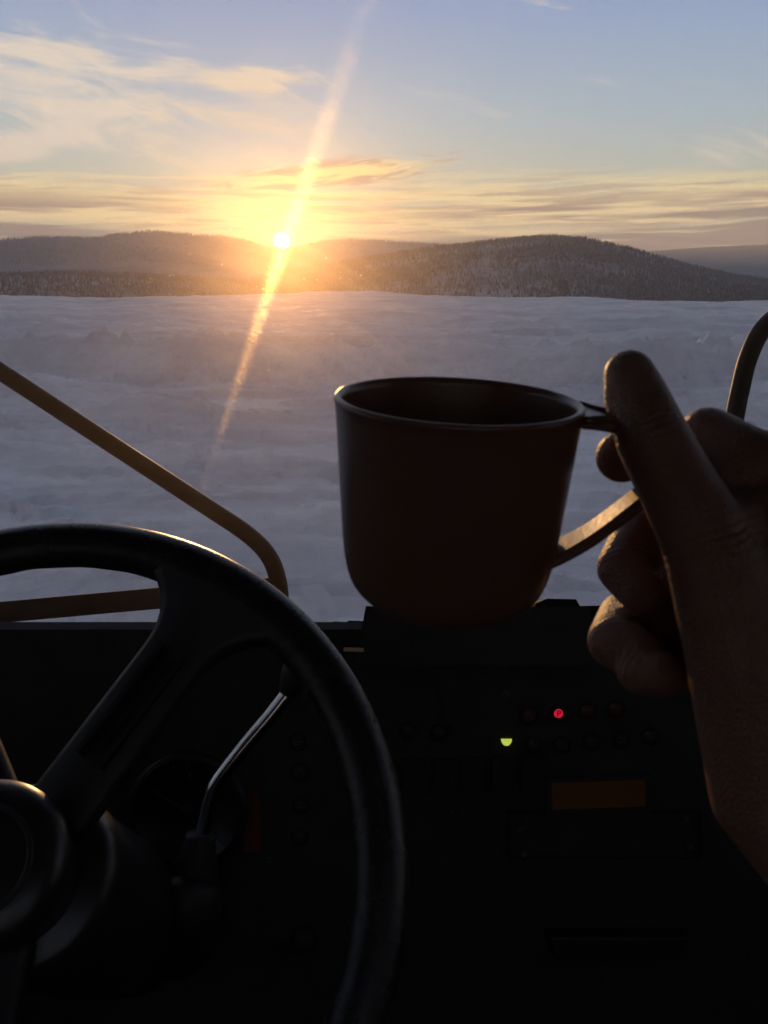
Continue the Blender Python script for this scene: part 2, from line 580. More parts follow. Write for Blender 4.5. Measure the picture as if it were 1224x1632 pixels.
# ------------------------------------------------------------------ the snow field, one sheet to the horizon
def snow_height(x, y):
    r = np.hypot(x, y)
    z = np.zeros_like(x)
    # cleared apron in front, then a ploughed bank and the wind-blown plateau
    wob = (fbm(x * 0.045, y * 0.045, 3, 0.5, 3) - 0.5)
    edge = 31.5 + wob * 9.0 - np.clip(x, -40, 60) * 0.05
    q = y - edge
    out_ = sstep(q, -1.0 + 0.8 * (fbm(x * 0.5, y * 0.5, 3, 0.5, 23) - 0.5), 0.35)
    z += out_ * 0.34 - (1 - out_) * 0.90
    z += np.exp(-((q + 1.2) / 1.1) ** 2) * 0.55 * np.clip(fbm(x * 0.8, y * 0.8, 4, 0.62, 25) - 0.45, 0, 1) * 2.5
    z += np.exp(-((q - 0.3) / 1.8) ** 2) * (0.10 + 1.1 * (fbm(x * 0.25, y * 0.25, 5, 0.6, 21) - 0.4))
    z += out_ * (fbm(x * 0.035, y * 0.07, 5, 0.52, 5) - 0.5) * 1.6 * sstep(r, 30, 70)
    z += (fbm(x * 0.10, y * 0.32, 4, 0.55, 8) - 0.5) * 0.30 * sstep(q, -14, 2)
    # heaps and clods left of the apron
    heap = np.exp(-((x + 11.0) / 4.0) ** 2 - ((y - 26.0) / 1.4) ** 2) * 1.1
    heap += np.exp(-((x + 8.2) / 1.6) ** 2 - ((y - 18.6) / 0.6) ** 2) * 0.40
    heap += np.exp(-((x + 6.3) / 2.2) ** 2 - ((y - 23.5) / 0.8) ** 2) * 0.6
    heap += np.exp(-((x + 2.3) / 0.45) ** 2 - ((y - 10.2) / 0.25) ** 2) * 0.14
    heap += np.exp(-((x - 9.2) / 1.3) ** 2 - ((y - 24.5) / 0.7) ** 2) * 0.40
    z += heap * (0.55 + 0.9 * fbm(x * 0.9, y * 0.9, 4, 0.6, 31))
    # old wheel ruts and drift ripples on the apron
    near = 1 - sstep(r, 22, 36)
    for yc, s_, amp in ((8.6, 0.10, 0.10), (10.2, 0.06, 0.10), (14.3, -0.03, 0.13), (16.4, -0.05, 0.13)):
        t = y - yc - s_ * x - 0.25 * np.sin(x * 0.35 + yc)
        z += near * amp * (np.exp(-((t - 0.24) / 0.12) ** 2) - 1.2 * np.exp(-(t / 0.17) ** 2) + np.exp(-((t + 0.24) / 0.12) ** 2)) * (0.4 + 0.9 * fbm(x * 0.7, y * 0.7, 3, 0.5, 41))
    z += near * (fbm(x * 0.5, y * 1.3, 6, 0.6, 51) - 0.5) * 0.36
    z += sstep(r, 24, 40) * (fbm(x * 0.16, y * 0.26, 7, 0.62, 55) - 0.5) * 1.3 * (1 - 0.5 * sstep(r, 100, 160))
    z += (fbm(x * 2.3, y * 4.5, 4, 0.6, 61) - 0.5) * 0.09 * (1 - sstep(r, 25, 60))
    # broken crust: steep little edges where slabs have tilted
    cr = fbm(x * 0.35 + 0.4 * y, y * 0.9, 5, 0.55, 83)
    z += 0.11 * sstep(cr, 0.50, 0.53) * (1 - sstep(r, 45, 90)) + 0.10 * sstep(cr, 0.60, 0.62) * (1 - sstep(r, 45, 90))
    # chopped rim of the ploughed edge and spilled blocks in front of it
    bl = np.clip(fbm(x * 1.1, y * 1.1, 4, 0.6, 91) - 0.52, 0, 1) * 4.0
    z += bl * 0.45 * np.exp(-((q + 0.2) / 2.2) ** 2)
    # plateau rim, then the ground falls to the valley floor
    rim = 165 + 30 * (fbm(x * 0.01, y * 0.01, 3, 0.5, 71) - 0.5) - 25 * sstep(x, 20, 80)
    z += sstep(y, 40, rim) * (-0.25 - 0.7 * sstep(x, -10, 60)) + np.exp(-((y - rim) / 14) ** 2) * 2.8 * (fbm(x * 0.05, y * 0.05, 4, 0.55, 73) - 0.35)
    z -= sstep(r, rim + 5, rim + 260) * 22
    return z


def polar_sheet():
    az = np.concatenate([np.arange(-180, -33, 3.0), np.arange(-33, 33, 0.11), np.arange(33, 180, 3.0)])
    az = np.radians(az)
    rr = np.concatenate([np.geomspace(1.2, 24, 230)[:-1], np.geomspace(24, 38, 150)[:-1], np.geomspace(38, 60, 60)[:-1], np.geomspace(60, 260, 150)[:-1], np.geomspace(260, 8600, 60)])
    A, Rr = np.meshgrid(az, rr)
    X = Rr * np.sin(A)
    Y = Rr * np.cos(A)
    Z = snow_height(X, Y)
    n, m = A.shape
    V = np.stack([X.ravel(), Y.ravel(), Z.ravel()], 1)
    V = np.vstack([V, [[0, 0, 0]]])
    i = np.arange(n * m).reshape(n, m)
    j = np.roll(i, -1, axis=1)
    F = np.stack([i[:-1].ravel(), j[:-1].ravel(), j[1:].ravel(), i[1:].ravel()], 1)
    tri = np.stack([np.full(m, n * m), j[0], i[0]], 1)
    me = bpy.data.meshes.new('snow_ground')
    nv = len(V)
    me.vertices.add(nv)
    me.vertices.foreach_set('co', V.ravel())
    nl = F.size + tri.size
    me.loops.add(nl)
    me.loops.foreach_set('vertex_index', np.concatenate([F.ravel(), tri.ravel()]))
    me.polygons.add(len(F) + len(tri))
    me.polygons.foreach_set('loop_start', np.concatenate([np.arange(len(F)) * 4, F.size + np.arange(len(tri)) * 3]))
    me.update(calc_edges=True)
    me.validate()
    return me


ground = link_mesh('snow_ground', polar_sheet(), M['snow'], None, True)
ground['kind'] = 'structure'


# ------------------------------------------------------------------ hills and their woods
def ridge_fn(pts, D):
    q = sorted((azel(x, y) for x, y in pts))
    az = np.array([p[0] for p in q])
    h = np.array([EYE + D / math.cos(R(p[0])) * 0 + D * math.tan(R(p[1])) for p in q])
    return az, h


def hill(name, pts, D, front, back, mat, base=-22, rough=0.05, seed=0, n_az=260):
    az, h = ridge_fn(pts, D)
    a_ = np.linspace(az[0], az[-1], n_az)
    # smooth the traced ridge
    H = np.interp(a_, az, h)
    k = np.hanning(9)
    H = np.convolve(np.pad(H, 4, 'edge'), k / k.sum(), 'valid')
    s = np.concatenate([np.linspace(0, 1, 60), np.linspace(1.04, 2, 24)])
    A, S = np.meshgrid(np.radians(a_), s)
    Hh = np.repeat(H[None], len(s), 0)
    dist = np.where(S <= 1, D - front * (1 - S), D + back * (S - 1))
    X = dist * np.sin(A)
    Y = dist * np.cos(A)
    up = np.where(S <= 1, np.sin(S * math.pi / 2) ** 1.25, np.cos((S - 1) * math.pi / 2) ** 1.3)
    nz = fbm(X * 0.004 * 1000 / front, Y * 0.004 * 1000 / front, 6, 0.5, seed) - 0.5
    Z = base + (Hh - base) * up + nz * rough * (Hh - base).clip(5) * np.where(S <= 1, 1 - S ** 4 * 0.8, 1) * 2 * np.minimum(1, S * 3)
    n, m = A.shape
    i = np.arange(n * m).reshape(n, m)
    F = np.stack([i[:-1, :-1].ravel(), i[:-1, 1:].ravel(), i[1:, 1:].ravel(), i[1:, :-1].ravel()], 1)
    V = np.stack([X.ravel(), Y.ravel(), Z.ravel()], 1)
    me = bpy.data.meshes.new(name)
    me.from_pydata(V.tolist(), [], F.tolist())
    o = link_mesh(name, me, mat, None, True)
    o['kind'] = 'structure'
    return o, (X, Y, Z, S)


def wood(name, label, grid, count, hmin, hmax, mat, smin=0.0, smax=1.05, dens=None, seed=0, slim=0.17):
    X, Y, Z, S = grid
    r = np.random.default_rng(seed)
    n, m = X.shape
    rows = np.where((S[:, 0] >= smin) & (S[:, 0] <= smax))[0]
    fi = r.uniform(rows[0], rows[-1] - 1e-3, count * 3)
    fj = r.uniform(0, m - 1.001, count * 3)
    i0, j0 = fi.astype(int), fj.astype(int)
    u, w = fi - i0, fj - j0

    def lerp(G):
        return G[i0, j0] * (1 - u) * (1 - w) + G[i0 + 1, j0] * u * (1 - w) + G[i0, j0 + 1] * (1 - u) * w + G[i0 + 1, j0 + 1] * u * w
    x, y, z = lerp(X), lerp(Y), lerp(Z)
    keep = np.ones(len(x), bool)
    if dens is not None:
        keep = r.uniform(size=len(x)) < dens(x, y, lerp(S))
    x, y, z = x[keep][:count], y[keep][:count], z[keep][:count]
    k = len(x)
    H = r.uniform(hmin, hmax, k) * r.uniform(0.7, 1.0, k)
    rad = H * slim * r.uniform(0.7, 1.3, k)
    prof = [(0.55, 0.06), (1.0, 0.22), (0.62, 0.50), (0.70, 0.55), (0.30, 0.82)]
    sides = 6
    V = []
    for (pr, pz) in prof:
        for q in range(sides):
            a_ = 2 * math.pi * q / sides
            jit = r.uniform(0.6, 1.25, k)
            V.append(np.stack([x + rad * pr * jit * math.cos(a_), y + rad * pr * jit * math.sin(a_), z + H * pz * r.uniform(0.93, 1.07, k)], 1))
    V.append(np.stack([x + rad * 0.1 * r.normal(size=k), y, z + H], 1))
    nv = len(V)
    V = np.stack(V, 1).reshape(-1, 3)
    quads, tris = [], []
    for l in range(len(prof) - 1):
        for q in range(sides):
            quads.append((l * sides + q, l * sides + (q + 1) % sides, (l + 1) * sides + (q + 1) % sides, (l + 1) * sides + q))
    for q in range(sides):
        tris.append(((len(prof) - 1) * sides + q, (len(prof) - 1) * sides + (q + 1) % sides, nv - 1))
    off = (np.arange(k) * nv)[:, None, None]
    Q = (np.array(quads)[None] + off).reshape(-1, 4)
    Tt = (np.array(tris)[None] + off).reshape(-1, 3)
    me = bpy.data.meshes.new(name)
    me.vertices.add(len(V))
    me.vertices.foreach_set('co', V.ravel())
    me.loops.add(Q.size + Tt.size)
    me.loops.foreach_set('vertex_index', np.concatenate([Q.ravel(), Tt.ravel()]))
    me.polygons.add(len(Q) + len(Tt))
    me.polygons.foreach_set('loop_start', np.concatenate([np.arange(len(Q)) * 4, Q.size + np.arange(len(Tt)) * 3]))
    me.update(calc_edges=True)
    o = link_mesh(name, me, mat)
    o['kind'] = 'stuff'
    return tag(o, label, 'forest')


far_pts = [(-350, 392), (-150, 386), (0, 384), (60, 381), (150, 383), (190, 376), (240, 371), (275, 375), (350, 379), (395, 387), (430, 397), (470, 399), (500, 391)]
mid_pts = [(380, 415), (440, 404), (490, 391), (520, 386), (560, 384), (640, 388), (700, 391), (780, 398), (900, 410)]
rgt_pts = [(880, 415), (960, 405), (1060, 399), (1130, 394), (1224, 391), (1400, 386), (1650, 392)]
big_pts = [(400, 446), (500, 428), (600, 411), (700, 397), (760, 391), (820, 385), (870, 381), (930, 384), (985, 394), (1030, 406), (1100, 425), (1180, 443), (1260, 452)]
low_pts = [(-350, 446), (-100, 444), (0, 440), (120, 436), (240, 441), (330, 446), (430, 450), (560, 452), (700, 455)]
_, g_far = hill('far_hill', far_pts, 4200, 1700, 900, M['hill_far'], seed=3)
_, g_mid = hill('far_hill', mid_pts, 4700, 1500, 900, M['hill_far'], seed=5)
_, g_rgt = hill('far_hill', rgt_pts, 5600, 1800, 900, M['hill_far'], seed=9)
_, g_big = hill('hill', big_pts, 1700, 850, 600, M['hill'], seed=12)
_, g_low = hill('hill', low_pts, 1350, 500, 300, M['hill'], seed=15, rough=0.08)


def clearing(x, y, s):
    a_ = np.degrees(np.arctan2(x, y))
    strip = np.exp(-((a_ - azel(775, 440)[0] - 0.25 * (s - .5)) / 0.45) ** 2) * (s < 0.75)
    p = fbm(x * 0.008, y * 0.008, 4, 0.55, 77)
    return (0.25 + 0.75 * sstep(p, 0.38, 0.55)) * (1 - 0.92 * strip)


wood('forest', 'frosted sparse conifer wood covering the rounded snowy hill', g_big, 16000, 4, 8.5, M['tree'], 0.05, 1.04, clearing, 1)
wood('forest', 'dark band of trees along the low rise at the foot of the hills', g_low, 9000, 3.5, 8, M['tree'], 0.0, 1.05, None, 2)
wood('forest', 'distant wood on the long far ridge under the low sun', g_far, 6000, 9, 16, M['tree'], 0.3, 1.03, clearing, 3)
wood('forest', 'distant wood on the short hazy ridge beside the sun', g_mid, 3500, 9, 16, M['tree'], 0.3, 1.03, None, 4)

# ------------------------------------------------------------------ the cab
cabin = thing('vehicle_cab', 'dark heavy vehicle cab with wide scratched windscreen', 'vehicle', (0, 0, 1.5))
XL, XR = -0.92, 1.05
ZF, ZR = EYE - 1.2, EYE + 0.62
YB, YF = -0.75, 1.0
YW = 0.05
bm = box(bmesh.new(), (XL, YB, ZF - 0.05), (XR, YF + 0.1, ZF))
obj('floor', bm, M['cab'], cabin)
bm = box(bmesh.new(), (XL - 0.05, YB - 0.05, ZR), (XR + 0.05, YF, ZR + 0.06))
obj('roof', bm, M['cab'], cabin, bevel=0.015)
bm = bmesh.new()
for lo, hi in (((XL, ZF), (XR, EYE - 0.25)), ((XL, EYE + 0.40), (XR, ZR)), ((XL, EYE - 0.25), (XL + 0.35, EYE + 0.40)), ((XR - 0.35, EYE - 0.25), (XR, EYE + 0.40))):
    box(bm, (lo[0], YB - 0.05, lo[1]), (hi[0], YB, hi[1]))
obj('rear_wall', bm, M['cab'], cabin)  # opening added to let sky light in from behind
for side, x0, x1 in ((-1, XL - 0.05, XL), (1, XR, XR + 0.05)):
    bm = bmesh.new()
    box(bm, (x0, YB, ZF), (x1, YF + 0.08, EYE - 0.26))
    box(bm, (x0, YB, EYE - 0.26), (x1, YW, ZR))
    box(bm, (x0, YW, EYE + 0.36), (x1, YF - 0.10, ZR))
    obj('door', bm, M['cab'], cabin)

# windscreen: a real 6 mm slab, local origin at the wiper pivot, scratched in arcs round it
TILT, YAW = R(3.5), R(6.5)                                  # nearly upright pane, turned alone to face the sun, so its glow centres there
yaw = Matrix.Rotation(YAW, 3, 'Z')
g_n = yaw @ Vector((0, -math.cos(TILT), -math.sin(TILT)))
g_up = yaw @ Vector((0, -math.sin(TILT), math.cos(TILT)))
g_x = yaw @ Vector((1, 0, 0))
g_o = Vector((0, 1.09, EYE - 0.46))


def on_glass(px, py):
    q = ray(px, py)
    return CAM + q * ((g_o - CAM).dot(g_n) / q.dot(g_n))


pivot = on_glass(447 - 0.326 * (1075 - 385), 1075)
gm = frame(pivot, g_x, g_up, g_x.cross(g_up))


def glass_mat():
    m, t, o = new_mat('scratched_glass')
    geo = t.new('ShaderNodeNewGeometry')
    tc = t.new('ShaderNodeTexCoord').outputs['Object']
    x, y, z = t.sep(tc)
    flat = t.comb(x, y, 0.0)
    rad = t.v('LENGTH', flat)
    rdir = t.v('NORMALIZE', flat)
    vt = t.new('ShaderNodeVectorTransform', vector_type='VECTOR', convert_from='OBJECT', convert_to='WORLD')
    t.put(vt.inputs[0], rdir)
    rdw = vt.outputs[0]
    th = t.m('ARCTAN2', y, x)

    def scratch(step, segs, seed):
        lane = t.m('FLOOR', t.m('DIVIDE', rad, step))
        wn = t.new('ShaderNodeTexWhiteNoise', noise_dimensions='2D')
        t.put(wn.inputs['Vector'], t.comb(lane, seed))
        seg = t.m('FLOOR', t.m('ADD', t.m('MULTIPLY', th, segs), t.m('MULTIPLY', wn.outputs[0], 50.0)))
        w2 = t.new('ShaderNodeTexWhiteNoise', noise_dimensions='3D')
        t.put(w2.inputs['Vector'], t.comb(lane, seg, seed))
        r_, g_, b_ = t.sep(w2.outputs['Color'])
        return r_, b_

    u1, k1 = scratch(0.00005, 90.0, 1.0)

    def facet(k):
        """scratch flank k of N_F: its slope lies somewhere in its own band"""
        fr = t.m('FRACT', t.m('ADD', u1, k * 0.618))
        tl = t.m('MULTIPLY', t.m('SUBTRACT', t.m('DIVIDE', t.m('ADD', fr, float(k)), N_F / 2), 1.0), 0.66)
        return t.v('NORMALIZE', t.v('ADD', geo.outputs['Normal'], t.v('SCALE', rdw, scale=tl)))

    def refr(rough, n=None, ior=1.45, c=(1, 1, 1), dist='GGX'):
        b = t.new('ShaderNodeBsdfRefraction', distribution=dist)
        b.inputs['Color'].default_value = (*c, 1)
        b.inputs['Roughness'].default_value = rough
        b.inputs['IOR'].default_value = ior
        if n is not None:
            t.put(b.inputs['Normal'], n)
        return b.outputs[0]

    def mixs(f, a_, b_):
        n = t.new('ShaderNodeMixShader')
        t.put(n.inputs[0], f)
        t.nt.links.new(a_, n.inputs[1])
        t.nt.links.new(b_, n.inputs[2])
        return n.outputs[0]

    tr = t.new('ShaderNodeBsdfTransparent')
    tr.inputs[0].default_value = (0.93, 0.94, 0.93, 1)
    wear = t.ramp(t.noise(tc, 7.0, 4, 0.6), 0.25, 0.75)
    sh = tr.outputs[0]
    keep = t.m('ADD', t.m('MULTIPLY', t.m('ADD', wear, 0.5), 0.5), t.m('MULTIPLY', t.m('GREATER_THAN', k1, 0.75), 0.9))
    for k in range(N_F):
        tc_ = ((k + 0.5) / (N_F / 2) - 1) * 0.66
        wgt = W_SCR * math.exp(-abs(tc_) / 0.145)
        b = t.new('ShaderNodeBsdfRefraction', distribution='BECKMANN')
        t.put(b.inputs['Color'], t.v('SCALE', (1.0, 0.84, 0.55), scale=t.m('MULTIPLY', keep, wgt)))
        b.inputs['Roughness'].default_value = 0.093
        b.inputs['IOR'].default_value = 1.45
        t.put(b.inputs['Normal'], facet(k))
        ad = t.new('ShaderNodeAddShader')
        t.nt.links.new(sh, ad.inputs[0])
        t.nt.links.new(b.outputs[0], ad.inputs[1])
        sh = ad.outputs[0]
    # fine road film: broad forward scatter
    sh = mixs(W_FILM, sh, refr(0.50, None, 1.25, (1, 0.62, 0.32)))
    smear = t.m('ADD', t.m('MULTIPLY', t.noise(t.comb(t.m('MULTIPLY', rad, 70.0), t.m('MULTIPLY', th, 2.2), 4.0), 1.0, 5, 0.6), 0.9), t.m('MULTIPLY', t.noise(flat, 9.0, 4, 0.6), 1.1))
    sh = mixs(t.m('MULTIPLY', smear, W_VEIL), sh, refr(0.66, None, 1.30, (1, 0.88, 0.80)))
    # dust specks and short nicks
    vo = t.new('ShaderNodeTexVoronoi', feature='F1')
    t.put(vo.inputs['Vector'], t.v('MULTIPLY', tc, (1.0, 1.0, 0.0)))
    vo.inputs['Scale'].default_value = 260
    vr, vg, vb = t.sep(vo.outputs['Color'])
    spk = t.m('MULTIPLY', t.m('LESS_THAN', vo.outputs['Distance'], t.m('MULTIPLY', t.m('MULTIPLY', vg, vg), 0.10)), t.m('GREATER_THAN', vr, 0.6))
    vo2 = t.new('ShaderNodeTexVoronoi', feature='F1')
    ca, sa = math.cos(0.7), math.sin(0.7)
    t.put(vo2.inputs['Vector'], t.comb(t.m('MULTIPLY', t.m('ADD', t.m('MULTIPLY', x, ca), t.m('MULTIPLY', y, sa)), 0.22), t.m('SUBTRACT', t.m('MULTIPLY', y, ca), t.m('MULTIPLY', x, sa)), 0.0))
    vo2.inputs['Scale'].default_value = 75
    wr, wg, wb = t.sep(vo2.outputs['Color'])
    nick = t.m('MULTIPLY', t.m('LESS_THAN', vo2.outputs['Distance'], t.m('MULTIPLY', wg, 0.032)), t.m('GREATER_THAN', wr, 0.85))
    speck = t.m('MAXIMUM', spk, nick)
    sh = mixs(t.m('MULTIPLY', speck, 0.3), sh, refr(0.55, None, 1.35, (1, 0.9, 0.75)))
    t.nt.links.new(sh, o.inputs[0])
    return m


W_SCR, W_FILM, W_VEIL = 0.0006, 0.0070, 0.015
N_F = 12
M['glass_in'] = glass_mat()


def glass_out_mat():
    m, t, o = new_mat('clear_glass')
    tr = t.new('ShaderNodeBsdfTransparent')
    tr.inputs[0].default_value = (0.95, 0.97, 0.96, 1)
    gl = t.new('ShaderNodeBsdfGlossy')
    gl.inputs['Roughness'].default_value = 0.02
    fr = t.new('ShaderNodeFresnel')
    fr.inputs[0].default_value = 1.3
    mx = t.new('ShaderNodeMixShader')
    t.nt.links.new(fr.outputs[0], mx.inputs[0])
    t.nt.links.new(tr.outputs[0], mx.inputs[1])
    t.nt.links.new(gl.outputs[0], mx.inputs[2])
    t.nt.links.new(mx.outputs[0], o.inputs[0])
    return m


M['glass_out'] = glass_out_mat()
gx0, gx1 = XL + 0.06 - pivot.x, XR - 0.06 - pivot.x
gy0, gy1 = (EYE - 0.475 - pivot.z) / math.cos(TILT), (EYE + 0.56 - pivot.z) / math.cos(TILT)
bm = box(bmesh.new(), (gx0, gy0, -0.006), (gx1, gy1, 0.0))
bmesh.ops.recalc_face_normals(bm, faces=bm.faces)
me = bpy.data.meshes.new('windscreen')
bm.to_mesh(me)
bm.free()
me.materials.append(M['glass_in'])
me.materials.append(M['glass_out'])
for p in me.polygons:
    p.material_index = 0 if p.normal.z > 0.9 else 1
ws = bpy.data.objects.new('windscreen', me)
C.objects.link(ws)
ws.parent = cabin
ws.matrix_world = gm
ws.matrix_parent_inverse = cabin.matrix_basis.inverted()
ws.matrix_basis = gm
ws['label'] = 'dusty windscreen with fine wiper scratches'
# surround of the windscreen
bm = bmesh.new()
box(bm, (gx0 - 0.10, gy1 - 0.01, -0.03), (gx1 + 0.10, gy1 + 0.14, 0.03), gm)
obj('windscreen_header', bm, M['cab'], cabin, bevel=0.006)
for a_, b_ in ((gx0 - 0.10, gx0 + 0.012), (gx1 - 0.012, gx1 + 0.10)):
    bm = box(bmesh.new(), (a_, gy0 - 0.3, -0.035), (b_, gy1 - 0.012, 0.035), gm)
    obj('pillar', bm, M['cab'], cabin, bevel=0.006)
bm = box(bmesh.new(), (gx0 - 0.10, gy0 - 0.75, -0.03), (gx1 + 0.10, gy0 + 0.004, 0.03), gm)
obj('front_wall', bm, M['cab'], cabin)
bm = box(bmesh.new(), (XL + 0.352, YB - 0.03, EYE - 0.248), (XR - 0.352, YB - 0.025, EYE + 0.398))
obj('rear_fill_window', bm, M['glass_out'], cabin)  # unseen pane of the opening added to brighten the interior
for side, x0 in ((-1, XL - 0.028), (1, XR + 0.022)):
    bm = box(bmesh.new(), (x0, YW + 0.002, EYE - 0.258), (x0 + 0.005, YF - 0.13, EYE + 0.358))
    obj('side_window', bm, M['glass_out'], cabin)

# ------------------------------------------------------------------ dashboard
dash = thing('dashboard', 'dark dashboard with gauge, warning lamps and amber display below windscreen', 'dashboard', (0, 0.75, ZF))
LIP = Vector((0, 0.80, EYE - 0.80 * math.tan(R(22.06))))
BOT = Vector((0, 0.70, EYE - 0.80))
s_dir = (BOT - LIP).normalized()
p_n = Vector((0, s_dir.z, -s_dir.y)).normalized()
if p_n.y > 0:
    p_n = -p_n
X1 = Vector((1, 0, 0))


def on_panel(px, py, lift=0.0):
    q = ray(px, py)
    return CAM + q * ((LIP - CAM).dot(p_n) / q.dot(p_n)) + p_n * lift


def pframe(px, py, lift=0.0):
    return frame(on_panel(px, py, lift), X1, -s_dir, p_n)


prof = [(LIP.y, LIP.z), (LIP.y + 0.012, LIP.z + 0.003), (0.93, LIP.z - 0.075), (0.955, LIP.z - 0.100), (0.955, ZF + 0.02), (0.62, ZF + 0.02), (0.62, ZF + 0.12), (BOT.y, BOT.z)]
bm = bmesh.new()
la = [bm.verts.new((XL + 0.003, y, z)) for y, z in prof]
lb = [bm.verts.new((XR - 0.003, y, z)) for y, z in prof]
for k in range(len(prof)):
    bm.faces.new((la[k], la[(k + 1) % len(prof)], lb[(k + 1) % len(prof)], lb[k]))
bm.faces.new(la)
bm.faces.new(list(reversed(lb)))
obj('panel', bm, M['dash'], dash, bevel=0.004)
# raised housing in the middle of the top and the dirty seal pieces behind it
bm = bmesh.new()


def pix_block(bm, quad, depth_near, depth_far):
    """solid seen as `quad` [(px,py) x4] on its near face, running back to depth_far"""
    n_ = [at(x, y, depth_near) for x, y in quad]
    f_ = [v + Vector((0, 1, -0.40)) * (depth_far - depth_near) for v in n_]   # tops fall away towards the glass
    A = [bm.verts.new(v) for v in n_]
    B = [bm.verts.new(v) for v in f_]
    k = len(A)
    bm.faces.new(A)
    bm.faces.new(list(reversed(B)))
    for i in range(k):
        bm.faces.new((A[i], B[i], B[(i + 1) % k], A[(i + 1) % k]))


pix_block(bm, [(583, 966), (940, 967), (965, 1060), (566, 1060)], 0.845, 0.915)
obj('top_housing', bm, M['dash'], dash, bevel=0.004)
bm = bmesh.new()
pix_block(bm, [(548, 1032), (579, 1033), (579, 1039), (547, 1038)], 0.835, 0.842)
obj('highlight_strip', bm, M['highlight'], dash)  # thin tan strip, a highlight put in as colour
for quad, dn, df in (([(853, 962), (872, 954), (918, 955), (925, 967), (925, 1000), (853, 1000)], 0.93, 0.96),
                     ([(918, 966), (1000, 964), (1120, 962), (1250, 960), (1250, 1010), (918, 1010)], 0.935, 0.955),
                     ([(516, 998), (530, 996), (532, 990), (552, 992), (556, 989), (584, 990), (584, 1020), (516, 1020)], 0.93, 0.95)):
    bm = bmesh.new()
    pix_block(bm, quad, dn, df)
    obj('seal_piece', bm, M['seal'], dash, bevel=0.002)

# round gauge
gauge_m = pframe(300, 1290)
bm = lathe(bmesh.new(), [(0, 0.001), (0.050, 0.001), (0.051, 0.006), (0.0545, 0.007), (0.058, 0.004), (0.059, -0.002)], 72, gauge_m)
ga = obj('gauge', bm, M['button'], dash, True)
bm = lathe(bmesh.new(), [(0.0500, 0.0062), (0.0512, 0.0078), (0.0530, 0.0078), (0.0540, 0.0066), (0.0500, 0.0062)], 72, gauge_m)
obj('gauge_ring', bm, M['spoke'], ga, True)
for k in range(31):
    a_ = R(225 - 270 * k / 30)
    L = 0.007 if k % 5 == 0 else 0.004
    mt = gauge_m @ Matrix.Rotation(a_, 4, 'Z')
    bm = box(bmesh.new(), (0.047 - L, -0.0004, 0.0012), (0.047, 0.0004, 0.0016), mt)
    obj('tick', bm, M['print'], ga)
for k, tx in enumerate(('0', '5', '10', '15', '20', '25', '30')):
    a_ = R(225 - 45 * k)
    text_mesh('number', tx, 0.010, gauge_m @ Matrix.Translation((0.033 * math.cos(a_), 0.033 * math.sin(a_), 0.0014)), M['print'], ga, 0.0002)
mt = gauge_m @ Matrix.Rotation(R(150), 4, 'Z')
bm = bmesh.new()
for v_ in ((-0.006, -0.0013, 0.003), (-0.006, 0.0013, 0.003), (0.043, 0.0004, 0.003), (0.043, -0.0004, 0.003)):
    bm.verts.new(mt @ Vector(v_))
    bm.verts.new(mt @ Vector((v_[0], v_[1], 0.0042)))
bmesh.ops.convex_hull(bm, input=bm.verts)
obj('needle', bm, M['needle'], ga)
bm = lathe(bmesh.new(), [(0, 0.0062), (0.004, 0.0058), (0.0055, 0.004), (0.0055, 0.001)], 24, gauge_m)
obj('needle_cap', bm, M['spoke'], ga, True)
bm = box(bmesh.new(), (-0.008, -0.030, 0.0002), (0.008, 0.030, 0.0012), pframe(402, 1310))
obj('marker_stripe', bm, M['stripe'], dash)


def icon(px, py, r, glyph, lens=None):
    m_ = pframe(px, py)
    o = obj('warning_lamp', lathe(bmesh.new(), [(0, 0.0016), (r * 0.8, 0.0013), (r * 0.93, 0.0004), (r * 0.95, -0.001)], 28, m_), lens or M['button'], dash, True)
    bm = lathe(bmesh.new(), [(r * 0.94, 0.0), (r * 0.96, 0.0018), (r * 1.05, 0.0018), (r * 1.08, 0.0)], 28, m_)
    obj('lamp_ring', bm, M['spoke'], o, True)
    s = r * 0.5
    pts = {'tri': [[(-s, -s * .7), (s, -s * .7), (0, s), (-s, -s * .7)]], 'bar': [[(-s, 0), (s, 0)], [(0, -s), (0, s)]],
           'oil': [[(-s, -s * .4), (s * .5, -s * .4), (s, s * .3), (s * .3, s * .2), (-s, s * .3), (-s, -s * .4)]],
           'arr': [[(-s, 0), (s, 0)], [(s * .2, s * .6), (s, 0), (s * .2, -s * .6)]],
           'wav': [[(-s, s * .4), (-s * .3, s * .8), (s * .3, 0), (s, s * .5)], [(-s, -s * .5), (s, -s * .5)]],
           'gear': [[(s * .7 * math.cos(q * math.pi / 5), s * .7 * math.sin(q * math.pi / 5)) for q in range(11)]]}[glyph]
    bm = bmesh.new()
    for pl in pts:
        for (x0, y0), (x1, y1) in zip(pl, pl[1:]):
            a_ = math.atan2(y1 - y0, x1 - x0)
            L = math.hypot(x1 - x0, y1 - y0)
            box(bm, (-0.0002, -0.0004, 0.0013), (L + 0.0002, 0.0004, 0.0020), m_ @ Matrix.Translation((x0, y0, 0)) @ Matrix.Rotation(a_, 4, 'Z'))
    obj('symbol', bm, M['print'], o)
    return o


for px, py, g in ((475, 1183, 'oil'), (477, 1231, 'tri'), (480, 1286, 'bar'), (477, 1336, 'wav'), (896, 1187, 'tri'), (943, 1183, 'gear'), (991, 1179, 'wav'), (1036, 1174, 'bar'), (650, 1165, 'gear'), (700, 1168, 'arr'), (850, 1188, 'bar')):
    icon(px, py, 0.0085, g)
for px, py, g in ((936, 1134, 'gear'), (982, 1131, 'oil'), (843, 1142, 'tri')):
    icon(px, py, 0.0085, g, M['redlens'])
